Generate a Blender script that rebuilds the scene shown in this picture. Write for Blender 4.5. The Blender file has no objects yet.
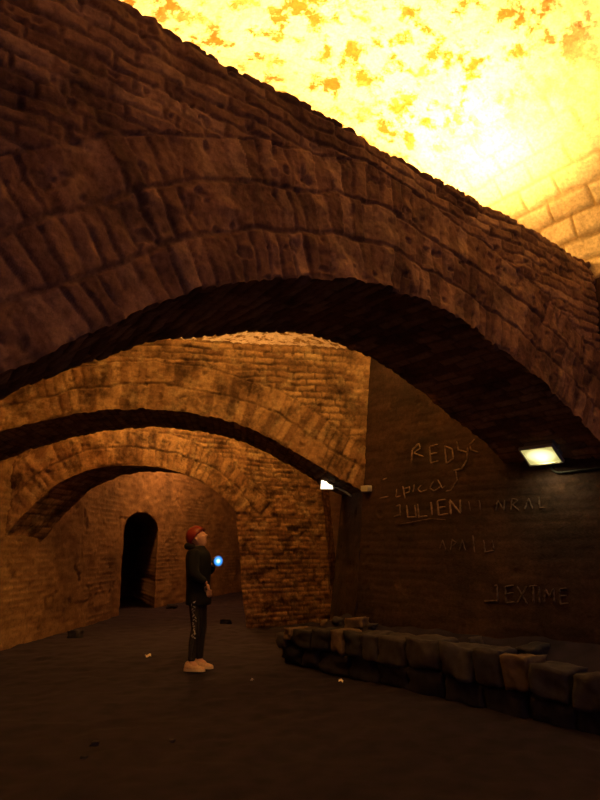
import bpy, bmesh, math, random
import numpy as np
from mathutils import Vector, Matrix
SC = bpy.context.scene
COL = SC.collection
rng = random.Random(7)

# ------------------------------------------------------------------ camera model
FPX = 620.0; PITCH = math.atan(145/620.0); EYE = 1.45
cp, sp = math.cos(PITCH), math.sin(PITCH)
T = np.array([.7815, .6239, 0.]); U = np.array([-.6239, .7815, 0.])   # across / along the near bay
Z = np.array([0., 0., 1.])
def ray(x, y):
    a = (x-300)/FPX; b = (400-y)/FPX
    return np.array([a, cp-b*sp, sp+b*cp])
EYEP = np.array([0., 0., EYE])
def on_plane(x, y, p0, d):
    """point of the vertical plane through p0 along the horizontal direction d"""
    r = ray(x, y); n = np.array([-d[1], d[0], 0.])
    k = (n @ (np.asarray(p0, float)-EYEP))/(n @ r)
    return EYEP+k*r
def on_ground(x, y, z=0.):
    r = ray(x, y); return EYEP+(z-EYE)/r[2]*r
def at_depth(x, y, Y):
    r = ray(x, y); return EYEP+Y/r[1]*r
def azdir(deg):
    a = math.radians(deg); return np.array([math.sin(a), math.cos(a), 0.])

cam_d = bpy.data.cameras.new('camera'); cam = bpy.data.objects.new('camera', cam_d); COL.objects.link(cam)
cam_d.sensor_fit = 'VERTICAL'; cam_d.sensor_height = 32.; cam_d.lens = FPX/800*32.
cam_d.clip_start = .05; cam_d.clip_end = 100
cam.location = (0, 0, EYE); cam.rotation_euler = (math.pi/2+PITCH, 0, 0)
SC.camera = cam

# ------------------------------------------------------------------ noise
def _hash(ix, iy, iz, seed):
    h = (ix.astype(np.int64)*374761393+iy.astype(np.int64)*668265263+iz.astype(np.int64)*2147483647+seed*974711) & 0xffffffff
    h = ((h ^ (h >> 13))*1274126177) & 0xffffffff
    h = ((h ^ (h >> 16))*2246822519) & 0xffffffff
    return ((h ^ (h >> 15)) & 0xffffff)/float(0xffffff)
def vnoise(p, freq, seed=0):
    q = p*freq; i = np.floor(q); f = q-i; f = f*f*(3-2*f); r = 0
    for a in (0, 1):
        for b in (0, 1):
            for c in (0, 1):
                w = (f[..., 0] if a else 1-f[..., 0])*(f[..., 1] if b else 1-f[..., 1])*(f[..., 2] if c else 1-f[..., 2])
                r = r+w*_hash(i[..., 0]+a, i[..., 1]+b, i[..., 2]+c, seed)
    return r*2-1
def fbm(p, freq, seed=0, octv=3):
    r = 0; amp = 1.
    for k in range(octv):
        r = r+amp*vnoise(p, freq*2**k, seed+k); amp *= .5
    return r
def smooth(x, a, b):
    t = np.clip((x-a)/(b-a), 0, 1); return t*t*(3-2*t)

def bricks(A, B, L, H, mort, seed, bond=.5):
    """A along the course, B across: returns mortar 0..1, brick random 0..1, second random"""
    row = np.floor(B/H); fb = B/H-row
    off = bond*np.mod(row, 2)+.35*_hash(row, row*0, row*0, seed)
    q = A/L+off; c = np.floor(q); fa = q-c
    ea = np.minimum(fa, 1-fa)*L; eb = np.minimum(fb, 1-fb)*H
    e = np.minimum(ea, eb)
    m = 1-smooth(e, mort*.25, mort)
    return m, _hash(c, row, row*0, seed+1), _hash(c, row, row*0+3, seed+2), row

# ------------------------------------------------------------------ object helpers
def tag(o, label=None, cat=None, group=None, kind=None):
    if label: o['label'] = label
    if cat: o['category'] = cat
    if group: o['group'] = group
    if kind: o['kind'] = kind
    return o
def empty(name, loc, rz=0.):
    o = bpy.data.objects.new(name, None); COL.objects.link(o); o.location = Vector([float(v) for v in loc]); o.rotation_euler = (0, 0, rz)
    o.empty_display_size = .1
    return o
def link_mesh(name, me, mat, parent=None):
    o = bpy.data.objects.new(name, me); COL.objects.link(o)
    if mat is not None and len(me.materials) == 0: me.materials.append(mat)
    if parent is not None: o.parent = parent
    return o
def from_bm(name, bm, mat, parent=None, smooth_=False):
    me = bpy.data.meshes.new(name); bm.to_mesh(me); bm.free()
    if smooth_:
        for p in me.polygons: p.use_smooth = True
    return link_mesh(name, me, mat, parent)

class Sheets:
    """collects grids of points (with a tint per point) into one mesh"""
    def __init__(s): s.v = []; s.t = []; s.f = []; s.n = 0
    def grid(s, P, tint=None, flip=False):
        n, m = P.shape[:2]
        if tint is None: tint = np.zeros((n, m, 3)); tint[..., 0] = .5
        idx = s.n+np.arange(n*m).reshape(n, m)
        q = np.stack([idx[:-1, :-1], idx[1:, :-1], idx[1:, 1:], idx[:-1, 1:]], -1).reshape(-1, 4)
        if flip: q = q[:, ::-1]
        s.v.append(P.reshape(-1, 3)); s.t.append(tint.reshape(-1, 3)); s.f.append(q); s.n += n*m
    def build(s, name, mat, parent=None, sm=True):
        v = np.concatenate(s.v); t = np.concatenate(s.t); f = np.concatenate(s.f)
        me = bpy.data.meshes.new(name)
        me.vertices.add(len(v)); me.vertices.foreach_set('co', v.astype(np.float32).ravel())
        me.loops.add(f.size); me.loops.foreach_set('vertex_index', f.astype(np.int32).ravel())
        me.polygons.add(len(f)); me.polygons.foreach_set('loop_start', np.arange(0, f.size, 4, dtype=np.int32))
        me.polygons.foreach_set('loop_total', np.full(len(f), 4, dtype=np.int32))
        me.update(calc_edges=True)
        if sm: me.polygons.foreach_set('use_smooth', np.ones(len(f), dtype=bool))
        a = me.attributes.new('brick_tint', 'FLOAT_COLOR', 'POINT')
        a.data.foreach_set('color', np.concatenate([t, np.ones((len(t), 1))], 1).astype(np.float32).ravel())
        me.validate()
        return link_mesh(name, me, mat, parent)

# ------------------------------------------------------------------ materials
def new_mat(name):
    m = bpy.data.materials.new(name); m.use_nodes = True
    nt = m.node_tree; b = nt.nodes['Principled BSDF']
    return m, nt, b
def simple(name, col, rough=.7, metal=0., noise=0., scale=30., bump=0., spec=.3):
    m, nt, b = new_mat(name)
    b.inputs['Roughness'].default_value = rough; b.inputs['Metallic'].default_value = metal
    b.inputs['Specular IOR Level'].default_value = spec
    tc = nt.nodes.new('ShaderNodeTexCoord'); nz = nt.nodes.new('ShaderNodeTexNoise')
    nz.inputs['Scale'].default_value = scale; nz.inputs['Detail'].default_value = 5
    nt.links.new(tc.outputs['Object'], nz.inputs['Vector'])
    r = nt.nodes.new('ShaderNodeValToRGB')
    r.color_ramp.elements[0].position = .3; r.color_ramp.elements[1].position = .7
    r.color_ramp.elements[0].color = tuple(c*(1-noise) for c in col)+(1,)
    r.color_ramp.elements[1].color = tuple(min(1, c*(1+noise)) for c in col)+(1,)
    nt.links.new(nz.outputs['Fac'], r.inputs['Fac']); nt.links.new(r.outputs['Color'], b.inputs['Base Color'])
    if bump:
        bp = nt.nodes.new('ShaderNodeBump'); bp.inputs['Strength'].default_value = bump; bp.inputs['Distance'].default_value = .01
        nt.links.new(nz.outputs['Fac'], bp.inputs['Height']); nt.links.new(bp.outputs['Normal'], b.inputs['Normal'])
    return m
def emit(name, col, strength):
    m, nt, b = new_mat(name)
    b.inputs['Base Color'].default_value = (.8, .8, .8, 1)
    b.inputs['Emission Color'].default_value = tuple(col)+(1,); b.inputs['Emission Strength'].default_value = strength
    return m
def brick_mat(name, dark, mid, light, mortar, stain=(.05, .035, .03), stain_amt=.6, stain_scale=1.3, patch=None, patch_scale=6., patch_amt=.5, patch_lo=.53, patch_zone=False):
    m, nt, b = new_mat(name); N = nt.nodes.new; K = nt.links.new
    b.inputs['Roughness'].default_value = .92; b.inputs['Specular IOR Level'].default_value = .15
    at = N('ShaderNodeAttribute'); at.attribute_name = 'brick_tint'
    sep = N('ShaderNodeSeparateColor'); K(at.outputs['Color'], sep.inputs['Color'])
    tc = N('ShaderNodeTexCoord')
    def noise(scale, detail=5., rough=.6):
        n = N('ShaderNodeTexNoise'); n.inputs['Scale'].default_value = scale; n.inputs['Detail'].default_value = detail
        n.inputs['Roughness'].default_value = rough; K(tc.outputs['Object'], n.inputs['Vector']); return n
    rp = N('ShaderNodeValToRGB'); e = rp.color_ramp.elements
    e[0].position = 0.; e[0].color = tuple(dark)+(1,); e[1].position = 1.; e[1].color = tuple(light)+(1,)
    x = rp.color_ramp.elements.new(.5); x.color = tuple(mid)+(1,)
    K(sep.outputs['Red'], rp.inputs['Fac'])
    def mix(f, a, bcol, blend='MIX', amt=None):
        mx = N('ShaderNodeMix'); mx.data_type = 'RGBA'; mx.blend_type = blend
        if f is None: mx.inputs[0].default_value = amt
        else: K(f, mx.inputs[0])
        K(a, mx.inputs[6])
        if isinstance(bcol, tuple): mx.inputs[7].default_value = bcol+(1,)
        else: K(bcol, mx.inputs[7])
        return mx.outputs[2]
    def ramp(fac, lo, hi, a=0., c=1.):
        r = N('ShaderNodeMapRange'); r.inputs['From Min'].default_value = lo; r.inputs['From Max'].default_value = hi
        r.inputs['To Min'].default_value = a; r.inputs['To Max'].default_value = c; K(fac, r.inputs['Value']); return r.outputs['Result']
    col = mix(sep.outputs['Green'], rp.outputs['Color'], tuple(mortar))
    if patch is not None:
        n3 = noise(patch_scale, 6, .65)
        pf = ramp(n3.outputs['Fac'], .0+patch_lo, .09+patch_lo, 0, patch_amt)
        if patch_zone:
            mm = N('ShaderNodeMath'); mm.operation = 'MULTIPLY'; K(pf, mm.inputs[0]); K(sep.outputs['Blue'], mm.inputs[1]); pf = mm.outputs[0]
        col = mix(pf, col, tuple(patch))
    n1 = noise(stain_scale, 6, .65)
    col = mix(ramp(n1.outputs['Fac'], .46, .66, 0, stain_amt), col, tuple(stain))
    n2 = noise(28., 4, .7)
    g = N('ShaderNodeValToRGB'); g.color_ramp.elements[0].position = .3; g.color_ramp.elements[1].position = .7
    g.color_ramp.elements[0].color = (.62, .6, .58, 1); g.color_ramp.elements[1].color = (1.15, 1.12, 1.1, 1)
    K(n2.outputs['Fac'], g.inputs['Fac'])
    col = mix(None, col, g.outputs['Color'], 'MULTIPLY', 1.)
    K(col, b.inputs['Base Color'])
    bp = N('ShaderNodeBump'); bp.inputs['Strength'].default_value = .5; bp.inputs['Distance'].default_value = .012
    n4 = noise(45., 5, .7); K(n4.outputs['Fac'], bp.inputs['Height']); K(bp.outputs['Normal'], b.inputs['Normal'])
    return m
M_arch = brick_mat('arch_brick', (.20, .105, .065), (.36, .195, .11), (.50, .30, .175), (.17, .10, .07), stain=(.05, .03, .025), stain_amt=.7, stain_scale=2.2)
M_arch2 = brick_mat('arch_brick_plaster', (.22, .12, .068), (.36, .205, .105), (.50, .31, .165), (.13, .075, .045), stain=(.06, .03, .02), stain_amt=.9, stain_scale=3.1, patch=(.5, .37, .22), patch_scale=5)
M_wall = brick_mat('dark_wall_brick', (.036, .021, .021), (.056, .031, .028), (.08, .044, .035), (.055, .032, .025), stain=(.018, .013, .013), stain_amt=.7, stain_scale=.9, patch=(.09, .05, .032), patch_scale=4)  # dark base tones for the whole right wall
M_lwall = brick_mat('left_wall_brick', (.2, .115, .06), (.28, .17, .09), (.36, .23, .12), (.2, .13, .08), stain=(.08, .05, .035), stain_amt=.6, stain_scale=1.1)
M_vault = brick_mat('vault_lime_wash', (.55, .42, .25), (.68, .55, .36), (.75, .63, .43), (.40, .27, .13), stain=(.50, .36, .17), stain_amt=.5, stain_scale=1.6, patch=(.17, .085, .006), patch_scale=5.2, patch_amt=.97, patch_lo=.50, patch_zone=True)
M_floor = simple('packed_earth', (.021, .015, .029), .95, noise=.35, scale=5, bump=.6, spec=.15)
M_stone = simple('grey_kerb_stone', (.05, .042, .054), .9, noise=.3, scale=12, bump=.7, spec=.2)
M_stone_pale = simple('pale_kerb_stone', (.14, .095, .07), .9, noise=.25, scale=14, bump=.6, spec=.2)
M_stone_dark = simple('dark_kerb_stone', (.028, .025, .036), .9, noise=.3, scale=12, bump=.7, spec=.2)
M_redbrick = simple('broken_red_brick', (.42, .16, .08), .9, noise=.2, scale=20, bump=.5)
M_chalk = simple('chalk_scratch', (.22, .15, .105), .95, noise=.55, scale=22)
M_chalk_faint = simple('faint_scratch', (.10, .065, .052), .95, noise=.5, scale=22)

# ------------------------------------------------------------------ plan of the cellar
def tu(t, u): return T*t+U*u
ARCH_TOP = 4.17
D2 = azdir(80); P2 = np.array([.89, 8.19, 0.]); V2 = np.array([-.12, 1.3, 0.])
D3 = azdir(55); P3 = np.array([-4.3, 9.25, 0.]); V3 = np.array([.2, 1., 0.])
P1 = U*2.64; V1 = U*1.15+T*.10

# right wall: straight along the near bay, leaning inwards towards the middle arch
def w2(z):
    hi = on_plane(370.5, 358, P2, D2); lo = on_plane(363, 489, P2, D2)
    k = (z-hi[2])/(lo[2]-hi[2]); k = min(max(k, -.2), 1.9)
    p = hi+(lo-hi)*k; return np.array([p[0], p[1], z])
B2 = P2+V2
def w3(z):
    hi = on_plane(341.5, 497, B2, D2); lo = on_plane(331.5, 600, B2, D2)
    k = (z-hi[2])/(lo[2]-hi[2]); k = min(max(k, -1.2), 1.35)
    p = hi+(lo-hi)*k; return np.array([p[0], p[1], z])
W0 = tu(5.8, -4); W1 = tu(5.8, 2.64)
def right_wall_point(x, y, off=0.):
    z = 1.5
    for _ in range(8):
        a = np.array([W1[0], W1[1], 0]); c = w2(z); d = np.array([c[0]-a[0], c[1]-a[1], 0]); d /= np.linalg.norm(d)
        p = on_plane(x, y, a, d); z = p[2]
    n = np.array([-d[1], d[0], 0.])
    if n @ (EYEP-p) < 0: n = -n
    return p+n*off, n, d

def resample(path, step):
    path = np.asarray(path, float); seg = np.linalg.norm(np.diff(path, axis=0), axis=1); s = np.r_[0, np.cumsum(seg)]
    n = max(2, int(s[-1]/step)+1); q = np.linspace(0, s[-1], n)
    return np.stack([np.interp(q, s, path[:, k]) for k in range(path.shape[1])], 1), q
def smooth_curve(pts, n_per=24):
    """Catmull-Rom through points"""
    p = np.asarray(pts, float); p = np.vstack([2*p[0]-p[1], p, 2*p[-1]-p[-2]]); out = []
    for i in range(1, len(p)-2):
        t = np.linspace(0, 1, n_per, endpoint=False)[:, None]
        a, b, c, d = p[i-1], p[i], p[i+1], p[i+2]
        out.append(.5*((2*b)+(-a+c)*t+(2*a-5*b+4*c-d)*t*t+(-a+3*b-3*c+d)*t**3))
    out.append(p[-2][None]); return np.vstack(out)

# ------------------------------------------------------------------ arches
def build_arch(name, mat, p0, d, v, intr, s_end, step, label, ring_h=.28, rings=3, vous=.095, course=(.27, .088), seed=1, top=ARCH_TOP, rough=1., pier=None, sag=None):
    """diaphragm arch wall: real thickness v, rings of voussoirs below, level courses above"""
    nrm = np.array([d[1], -d[0], 0.])                       # towards the camera
    if nrm @ (EYEP-p0) < 0: nrm = -nrm
    curve = smooth_curve(intr)
    C, arc = resample(curve, step)
    K = len(C)
    def world(s, z): return p0[None]+s[..., None]*d+z[..., None]*Z if s.ndim == 1 else p0+s[..., None]*d+z[..., None]*Z
    # uneven edges: every voussoir of the first ring juts a little more or less
    m, r1, r2, _ = bricks(arc, arc*0+.01*0+.14, vous, ring_h, .02, seed)
    jit = (r1-.5)*.022*rough-m*.006*rough
    sv = C[:, 0]; zi = C[:, 1]+jit
    top_m, tr, tr2, _ = bricks(sv, sv*0+.04, .13, .088, .035, seed+5)
    sw = sv+.03*vnoise(np.stack([sv, sv*0, sv*0], -1), 4., seed+2); fr = sw/.13-np.floor(sw/.13)
    zt = top+(tr-.5)*.012*rough-(1-np.sqrt(np.maximum(4*fr*(1-fr), 0)))*.022*rough+.012*vnoise(np.stack([sv, sv*0, sv*0], -1), 3., seed)
    if pier is not None:                                     # beyond the opening the face runs down to the floor
        zi = np.where(sv > 1e9, zi, zi)
    R = max(12, int((top-C[:, 1].max()+.4)/step*1.15))
    w = np.linspace(0, 1, R)
    Zg = zi[:, None]+(zt-zi)[:, None]*w[None]; Sg = np.repeat(sv[:, None], R, 1)
    def relief(Sg, Zg):
        q = np.stack([Sg.ravel(), Zg.ravel()], 1); best = np.full(len(q), 1e9); bi = np.zeros(len(q), int)
        sub = slice(None, None, 2); CC = curve[::2] if len(curve) > 300 else curve
        arcs = np.r_[0, np.cumsum(np.linalg.norm(np.diff(CC, axis=0), axis=1))]
        for k in range(0, len(q), 20000):
            dd = ((q[k:k+20000, None]-CC[None])**2).sum(2); j = dd.argmin(1); bi[k:k+20000] = j; best[k:k+20000] = np.sqrt(dd[np.arange(len(j)), j])
        # refine along the tangent for continuous arclength
        tan = np.gradient(CC, axis=0); tan /= np.linalg.norm(tan, axis=1)[:, None]
        al = arcs[bi]+((q-CC[bi])*tan[bi]).sum(1)
        D = np.sqrt(np.maximum(best**2-((q-CC[bi])*tan[bi]).sum(1)**2, 0))
        P = np.stack([Sg.ravel(), Zg.ravel(), np.zeros(len(q))], 1)
        wob = .014*fbm(P, 5., seed+30, 2)+.03*fbm(P, 1.1, seed+31, 2)
        al = al+wob; Dw = D+wob*1.3
        # the radial joints spread a little with the ring radius
        mr, ra, rb, row = bricks(al*1., np.maximum(Dw, 0), vous, ring_h, .018, seed, bond=.5)
        rowf = Dw/ring_h-np.round(Dw/ring_h); ringline = (1-smooth(np.abs(rowf)*ring_h, .006, .022))*(Dw > .1)
        worn = smooth(fbm(P, 2.6, seed+35, 3), -.45, .55)
        mr = np.maximum(mr*worn*.8, ringline*(.5+.5*worn))
        mf, fa, fb_, _ = bricks(q[:, 0]+wob, q[:, 1]+wob, course[0], course[1], .018, seed+9)
        ringm = Dw < ring_h*rings
        mo = np.where(ringm, mr, mf*(.45+.55*worn)); rn = np.where(ringm, ra, fa); r2_ = np.where(ringm, rb, fb_)
        pitn = fbm(P, 11., seed+40, 3); pits = smooth(pitn, .62, 1.05)
        disp = rough*((r2_-.5)*.015-mo*.02+.014*fbm(P, 8., seed+50, 4)-.018*pits+.02*fbm(P, 1.3, seed+60, 2))
        tint = np.stack([np.clip(rn+.15*pitn, 0, 1), np.clip(mo*.8+pits*.5, 0, 1), rn], 1)
        sh = Sg.shape
        return disp.reshape(sh), tint.reshape(sh+(3,))
    dispF, tintF = relief(Sg, Zg)
    S = Sheets()
    face = p0+Sg[..., None]*d+Zg[..., None]*Z+dispF[..., None]*nrm
    # soft arris
    S.grid(face, tintF)
    # soffit
    Lt = np.linalg.norm(v); n_s = max(6, int(Lt/max(step, .02)))
    ws = np.linspace(0, 1, n_s)
    a0 = face[:, 0]
    tan = np.gradient(C, axis=0); tan /= np.linalg.norm(tan, axis=1)[:, None]
    inn = np.stack([tan[:, 1], -tan[:, 0]], 1)               # into the opening
    inw = inn[:, 0][:, None]*d+inn[:, 1][:, None]*Z
    base = p0+C[:, 0][:, None]*d+C[:, 1][:, None]*Z
    A = np.repeat(arc[:, None], n_s, 1); Bv = np.repeat((ws*Lt)[None], K, 0)
    ms, rs, rs2, _ = bricks(Bv, A, .27, vous, .016, seed+3)
    PP = base[:, None]+ws[None, :, None]*v
    ds = rough*((rs2-.5)*.02-ms*.015+.012*fbm(PP, 6., seed+70, 2))
    if sag is not None:                                      # the far arris is not a perfect copy of the near one
        PP = PP+(np.interp(sv, [q[0] for q in sag], [q[1] for q in sag])[:, None]*ws[None])[..., None]*Z
    blend = smooth(Bv, 0, .06)[..., None]
    soff = (a0[:, None]+ws[None, :, None]*v)*(1-blend)+(PP+ds[..., None]*inw[:, None])*blend
    S.grid(soff, np.stack([rs, ms*.8, rs], -1), flip=True)
    # back face and top
    wb = np.linspace(0, 1, max(6, R//4))
    back = soff[:, -1][:, None]*(1-wb)[None, :, None]+(face[:, -1]+v)[:, None]*wb[None, :, None]
    S.grid(back, None, flip=True)
    tw = np.linspace(0, 1, 14); topg = face[:, -1][:, None]+tw[None, :, None]*v
    Tm, Tr, _, _ = bricks(np.repeat(sv[:, None], 14, 1), np.repeat((tw*Lt)[None], K, 0), .13, .27, .02, seed+5)
    S.grid(topg, np.stack([Tr, Tm*.7, Tr], -1))
    if pier is not None:
        pier(S, relief, p0, d, nrm, v, zt)
    o = S.build(name, mat); tag(o, label, 'arch', kind='structure')
    return o

# near arch ---------------------------------------------------------------
tr1 = [(0, 375), (40, 358), (80, 338), (120, 319), (160, 302), (200, 289), (240, 281), (280, 277.5), (310, 277.5), (350, 280), (390, 287), (430, 302), (470, 325), (510, 353), (550, 389), (598, 437)]
def to_sz(px, p0, d):
    w = on_plane(px[0], px[1], p0, d); return ((w-np.array([p0[0], p0[1], 0])) @ d, w[2])
I1 = [to_sz(q, P1, T) for q in tr1]
I1 = [(.12, 1.62), (.35, 1.92)]+I1+[(5.85, 2.16), (6.0, 2.02)]
build_arch('wall_near_arch', M_arch, P1, T, V1, I1, 6., .0105, 'nearest and largest brown brick arch spanning the top of the cellar', seed=3, sag=[(.5, .04), (.8, .035), (1.2, -.01), (2., -.03), (2.6, .0), (3.1, .03), (3.8, .03), (4.6, -.02), (5.2, 0)])
# middle arch
tr2 = [(0, 432), (40, 421), (80, 413), (120, 409.5), (150, 409), (190, 413), (230, 421), (260, 433), (290, 449), (320, 467), (345, 482), (362, 490)]
I2 = [to_sz(q, P2, D2) for q in tr2]
I2 = [(-6.0, 1.8), (-5.4, 2.35), (-5.0, 2.6)]+I2+[(.25, 1.98), (.45, 1.85)]
build_arch('wall_middle_arch', M_arch2, P2, D2, V2, I2, .5, .018, 'middle brick arch lit from above, framed under the nearest arch', seed=21, top=4.09, rough=.95, ring_h=.30, rings=2, vous=.1)
# far arch with its brick pier
tr3 = [(9, 531), (20, 518), (32, 506), (44, 495), (56, 485), (68, 479), (86, 471), (104, 467), (130, 465), (160, 468), (180, 473), (203, 483), (223, 497), (236, 512)]
I3 = [to_sz(q, P3, D3) for q in tr3]
I3 = [(-.35, 1.1), (-.15, 1.38)]+I3
jamb = [to_sz(q, P3, D3) for q in [(236, 512), (238, 530), (240.5, 560), (242, 590), (244, 606)]]
redge = [to_sz(q, P3, D3) for q in [(312, 440), (322, 490), (331, 590)]]
def far_pier(S, relief, p0, d, nrm, v, zt):
    zz = np.linspace(-.05, 4.15, 190)
    jl = np.array(sorted([(z, s) for s, z in jamb])); rr = np.array(sorted([(z, s) for s, z in redge]))
    def ext(a, z):
        e = np.interp(z, a[:, 0], a[:, 1]); sl0 = (a[1, 1]-a[0, 1])/(a[1, 0]-a[0, 0])
        return np.where(z < a[0, 0], a[0, 1]+(z-a[0, 0])*sl0, e)
    s0 = ext(jl, zz); zc = I3[-1][1]
    s0 = np.where(zz > zc, I3[-1][0]-.0, s0); s1 = ext(rr, zz)
    w = np.linspace(0, 1, 100)
    Sg = s0[:, None]+(s1-s0)[:, None]*w[None]; Zg = np.repeat(zz[:, None], 100, 1)
    q = np.stack([Sg, Zg, Sg*0], -1)
    m, r, r2, _ = bricks(Sg+.01*fbm(q, 5., 3, 2), Zg+.01*fbm(q, 4., 4, 2), .25, .085, .018, 77)
    # above the springing the ring bricks run on over the haunch
    dF, tF = relief(Sg, Zg)
    use = (Zg < zc)
    pit = smooth(fbm(q, 7., 8, 3), .6, .95)
    disp = np.where(use, (r2-.5)*.012-m*.01+.012*fbm(q, 6., 5, 3)-.015*pit, dF)
    tint = np.where(use[..., None], np.stack([r, np.clip(m*.7+pit, 0, 1), r], -1), tF)
    # worn, jutting foot of the pier
    face = p0+Sg[..., None]*d+Zg[..., None]*Z+disp[..., None]*nrm
    S.grid(face, tint, flip=True)
    # jamb (inner) and outer side faces going back with the thickness
    for col, fl in ((0, False), (-1, True)):
        e = face[:, col]; ww = np.linspace(0, 1, 20)
        g = e[:, None]+ww[None, :, None]*v
        mm, r_, _, _ = bricks(np.repeat((ww*np.linalg.norm(v))[None], len(zz), 0), np.repeat(zz[:, None], 20, 1), .25, .085, .016, 78)
        S.grid(g, np.stack([r_, mm*.7, r_], -1), flip=fl)
    S.grid(np.stack([face[:, 0]+v, face[:, -1]+v], 1), None)
build_arch('wall_far_arch', M_arch2, P3, D3, V3, I3, 6., .024, 'farthest brick arch with its wide pier behind the standing person', seed=41, top=4.15, rough=.9, ring_h=.30, rings=2, vous=.11, pier=far_pier)

# ------------------------------------------------------------------ walls
def wall_sheet(S, pts_fn, n_s, z0, z1, step_z, total, inward_fn, seed, amp=1., L=.26, H=.088, door=None):
    zz = np.linspace(z0, z1, int((z1-z0)/step_z)+1)
    ss = np.linspace(0, 1, n_s)
    P = np.array([[pts_fn(s, z) for z in zz] for s in ss])
    A = np.repeat((ss*total)[:, None], len(zz), 1); B = np.repeat(zz[None], n_s, 0)
    q = P
    m, r, r2, _ = bricks(A+.012*fbm(q, 4., seed+1, 2), B+.012*fbm(q, 3., seed+2, 2), L, H, .018, seed)
    pit = smooth(fbm(q, 6., seed+8, 3), .65, 1.)
    worn = smooth(vnoise(q, .8, seed+11), -.4, .4)
    disp = amp*((r2-.5)*.016-m*.014*worn+.016*fbm(q, 3., seed+5, 4)-.03*pit)
    nrm = np.array([inward_fn(s) for s in ss])
    P = P+disp[..., None]*nrm[:, None]
    tint = np.stack([np.clip(r*.7+.15+.2*fbm(q, 2., seed+9, 2), 0, 1), np.clip(m*.8*worn+pit*.6, 0, 1), r], -1)
    if door is not None:
        mask = door(A, B)
        P = np.where(mask[..., None], P+door.dirv*door.depth, P)
    S.grid(P, tint)
    return P

# right wall
S = Sheets()
def rw_near(s, z): return (W0*(1-s)+W1*s)+np.array([0, 0, z])
wall_sheet(S, rw_near, 150, -.05, 4.0, .03, 6.6, lambda s: -T, 101, .8)
Lm = np.linalg.norm(w2(2.)-W1-np.array([0, 0, 2.]))
def rw_mid(s, z):
    a = np.array([W1[0], W1[1], z]); return a*(1-s)+w2(z)*s
nm = np.cross(Z, (w2(2.)-W1)*np.array([1, 1, 0])); nm /= np.linalg.norm(nm)
if nm @ (-W1) < 0: nm = -nm
wall_sheet(S, rw_mid, 190, -.05, 4.0, .018, Lm, lambda s: nm, 103, .3)
nb = np.array([-1., -.15, 0]); nb /= np.linalg.norm(nb)
def rw_under(s, z): return w2(z)*(1-s)+w3(z)*s
wall_sheet(S, rw_under, 60, -.05, 4.0, .025, 1.4, lambda s: nb, 105, .5)
CE = np.array([1.9, 10.2]); CF = np.array([2.2, 13.2]); CG = np.array([2.4, 24.])
def rw_ret(s, z): 
    a = w3(z); return np.array([a[0]*(1-s)+CE[0]*s, a[1]*(1-s)+CE[1]*s, z])
wall_sheet(S, rw_ret, 30, -.05, 4.0, .06, 1.6, lambda s: np.array([0, 1., 0]), 107, .6)
wall_sheet(S, lambda s, z: np.array([CE[0]*(1-s)+CF[0]*s, CE[1]*(1-s)+CF[1]*s, z]), 50, -.05, 4.0, .06, 3., lambda s: np.array([-1., 0, 0]), 108, .6)
wall_sheet(S, lambda s, z: np.array([CF[0]*(1-s)+CG[0]*s, CF[1]*(1-s)+CG[1]*s, z]), 80, -.05, 4.0, .06, 11., lambda s: np.array([-1., 0, 0]), 109, .6)
tag(S.build('wall_right', M_wall), 'dark right wall scratched with graffiti names behind the low row of stones', 'wall', kind='structure')

# left wall, curving away beyond the far arch, with the dark doorway
LP = smooth_curve([(-5.15, 7.3), (-4.32, 9.14), (-4.06, 11.), (-3.78, 13.9), (-3.2, 16.3), (-2.05, 20.3), (-.6, 24.2)], 30)
LPr, LPa = resample(LP, .05)
Ltot = LPa[-1]
def lw(s, z):
    a = s*Ltot; return np.array([np.interp(a, LPa, LPr[:, 0]), np.interp(a, LPa, LPr[:, 1]), z])
def lwn(s):
    a = s*Ltot; e = .05
    d = np.array([np.interp(a+e, LPa, LPr[:, 0])-np.interp(a-e, LPa, LPr[:, 0]), np.interp(a+e, LPa, LPr[:, 1])-np.interp(a-e, LPa, LPr[:, 1]), 0]); d /= np.linalg.norm(d)
    return np.array([d[1], -d[0], 0])
def proj(p):
    d = p-EYEP; f = d[1]*cp+d[2]*sp; u = -d[1]*sp+d[2]*cp
    return 300+FPX*d[0]/f, 400-FPX*u/f
def lw_s_at(px, z=1.):
    ss = np.linspace(.12, .95, 3000); xs = np.array([proj(lw(s, z))[0] for s in ss]); return ss[np.abs(xs-px).argmin()]*Ltot
dl, dr = lw_s_at(122.), lw_s_at(156.)
class Door:
    depth = 4.; dirv = np.array([-.36, .93, 0.])  # unseen passage, made deep and slanted along the sightline so it stays dark
    def __call__(s, A, B):
        c = (dl+dr)/2; h = (dr-dl)/2; spring = 1.78
        return (np.abs(A-c) < h) & ((B < spring) | (((A-c)/h)**2+((B-spring)/.38)**2 < 1))
S = Sheets()
wall_sheet(S, lw, 560, -.05, 4.6, .03, Ltot, lwn, 131, .7, door=Door())
LN = [tu(-1.2, -4.), tu(-1.1, 1.6), tu(.12, 2.5), np.array([-5.15, 7.3, 0])]
for k in range(3):
    a, c = LN[k], LN[k+1]; dd = c-a; nn = np.array([dd[1], -dd[0], 0]); nn /= np.linalg.norm(nn)
    wall_sheet(S, lambda s, z: np.array([a[0]*(1-s)+c[0]*s, a[1]*(1-s)+c[1]*s, z]), 90, -.05, 4.6, .05, np.linalg.norm(dd), lambda s: nn, 140+k, .8)
tag(S.build('wall_left', M_lwall), 'curving left brick wall with a narrow dark arched doorway, seen through the far arch', 'wall', kind='structure')
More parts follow.
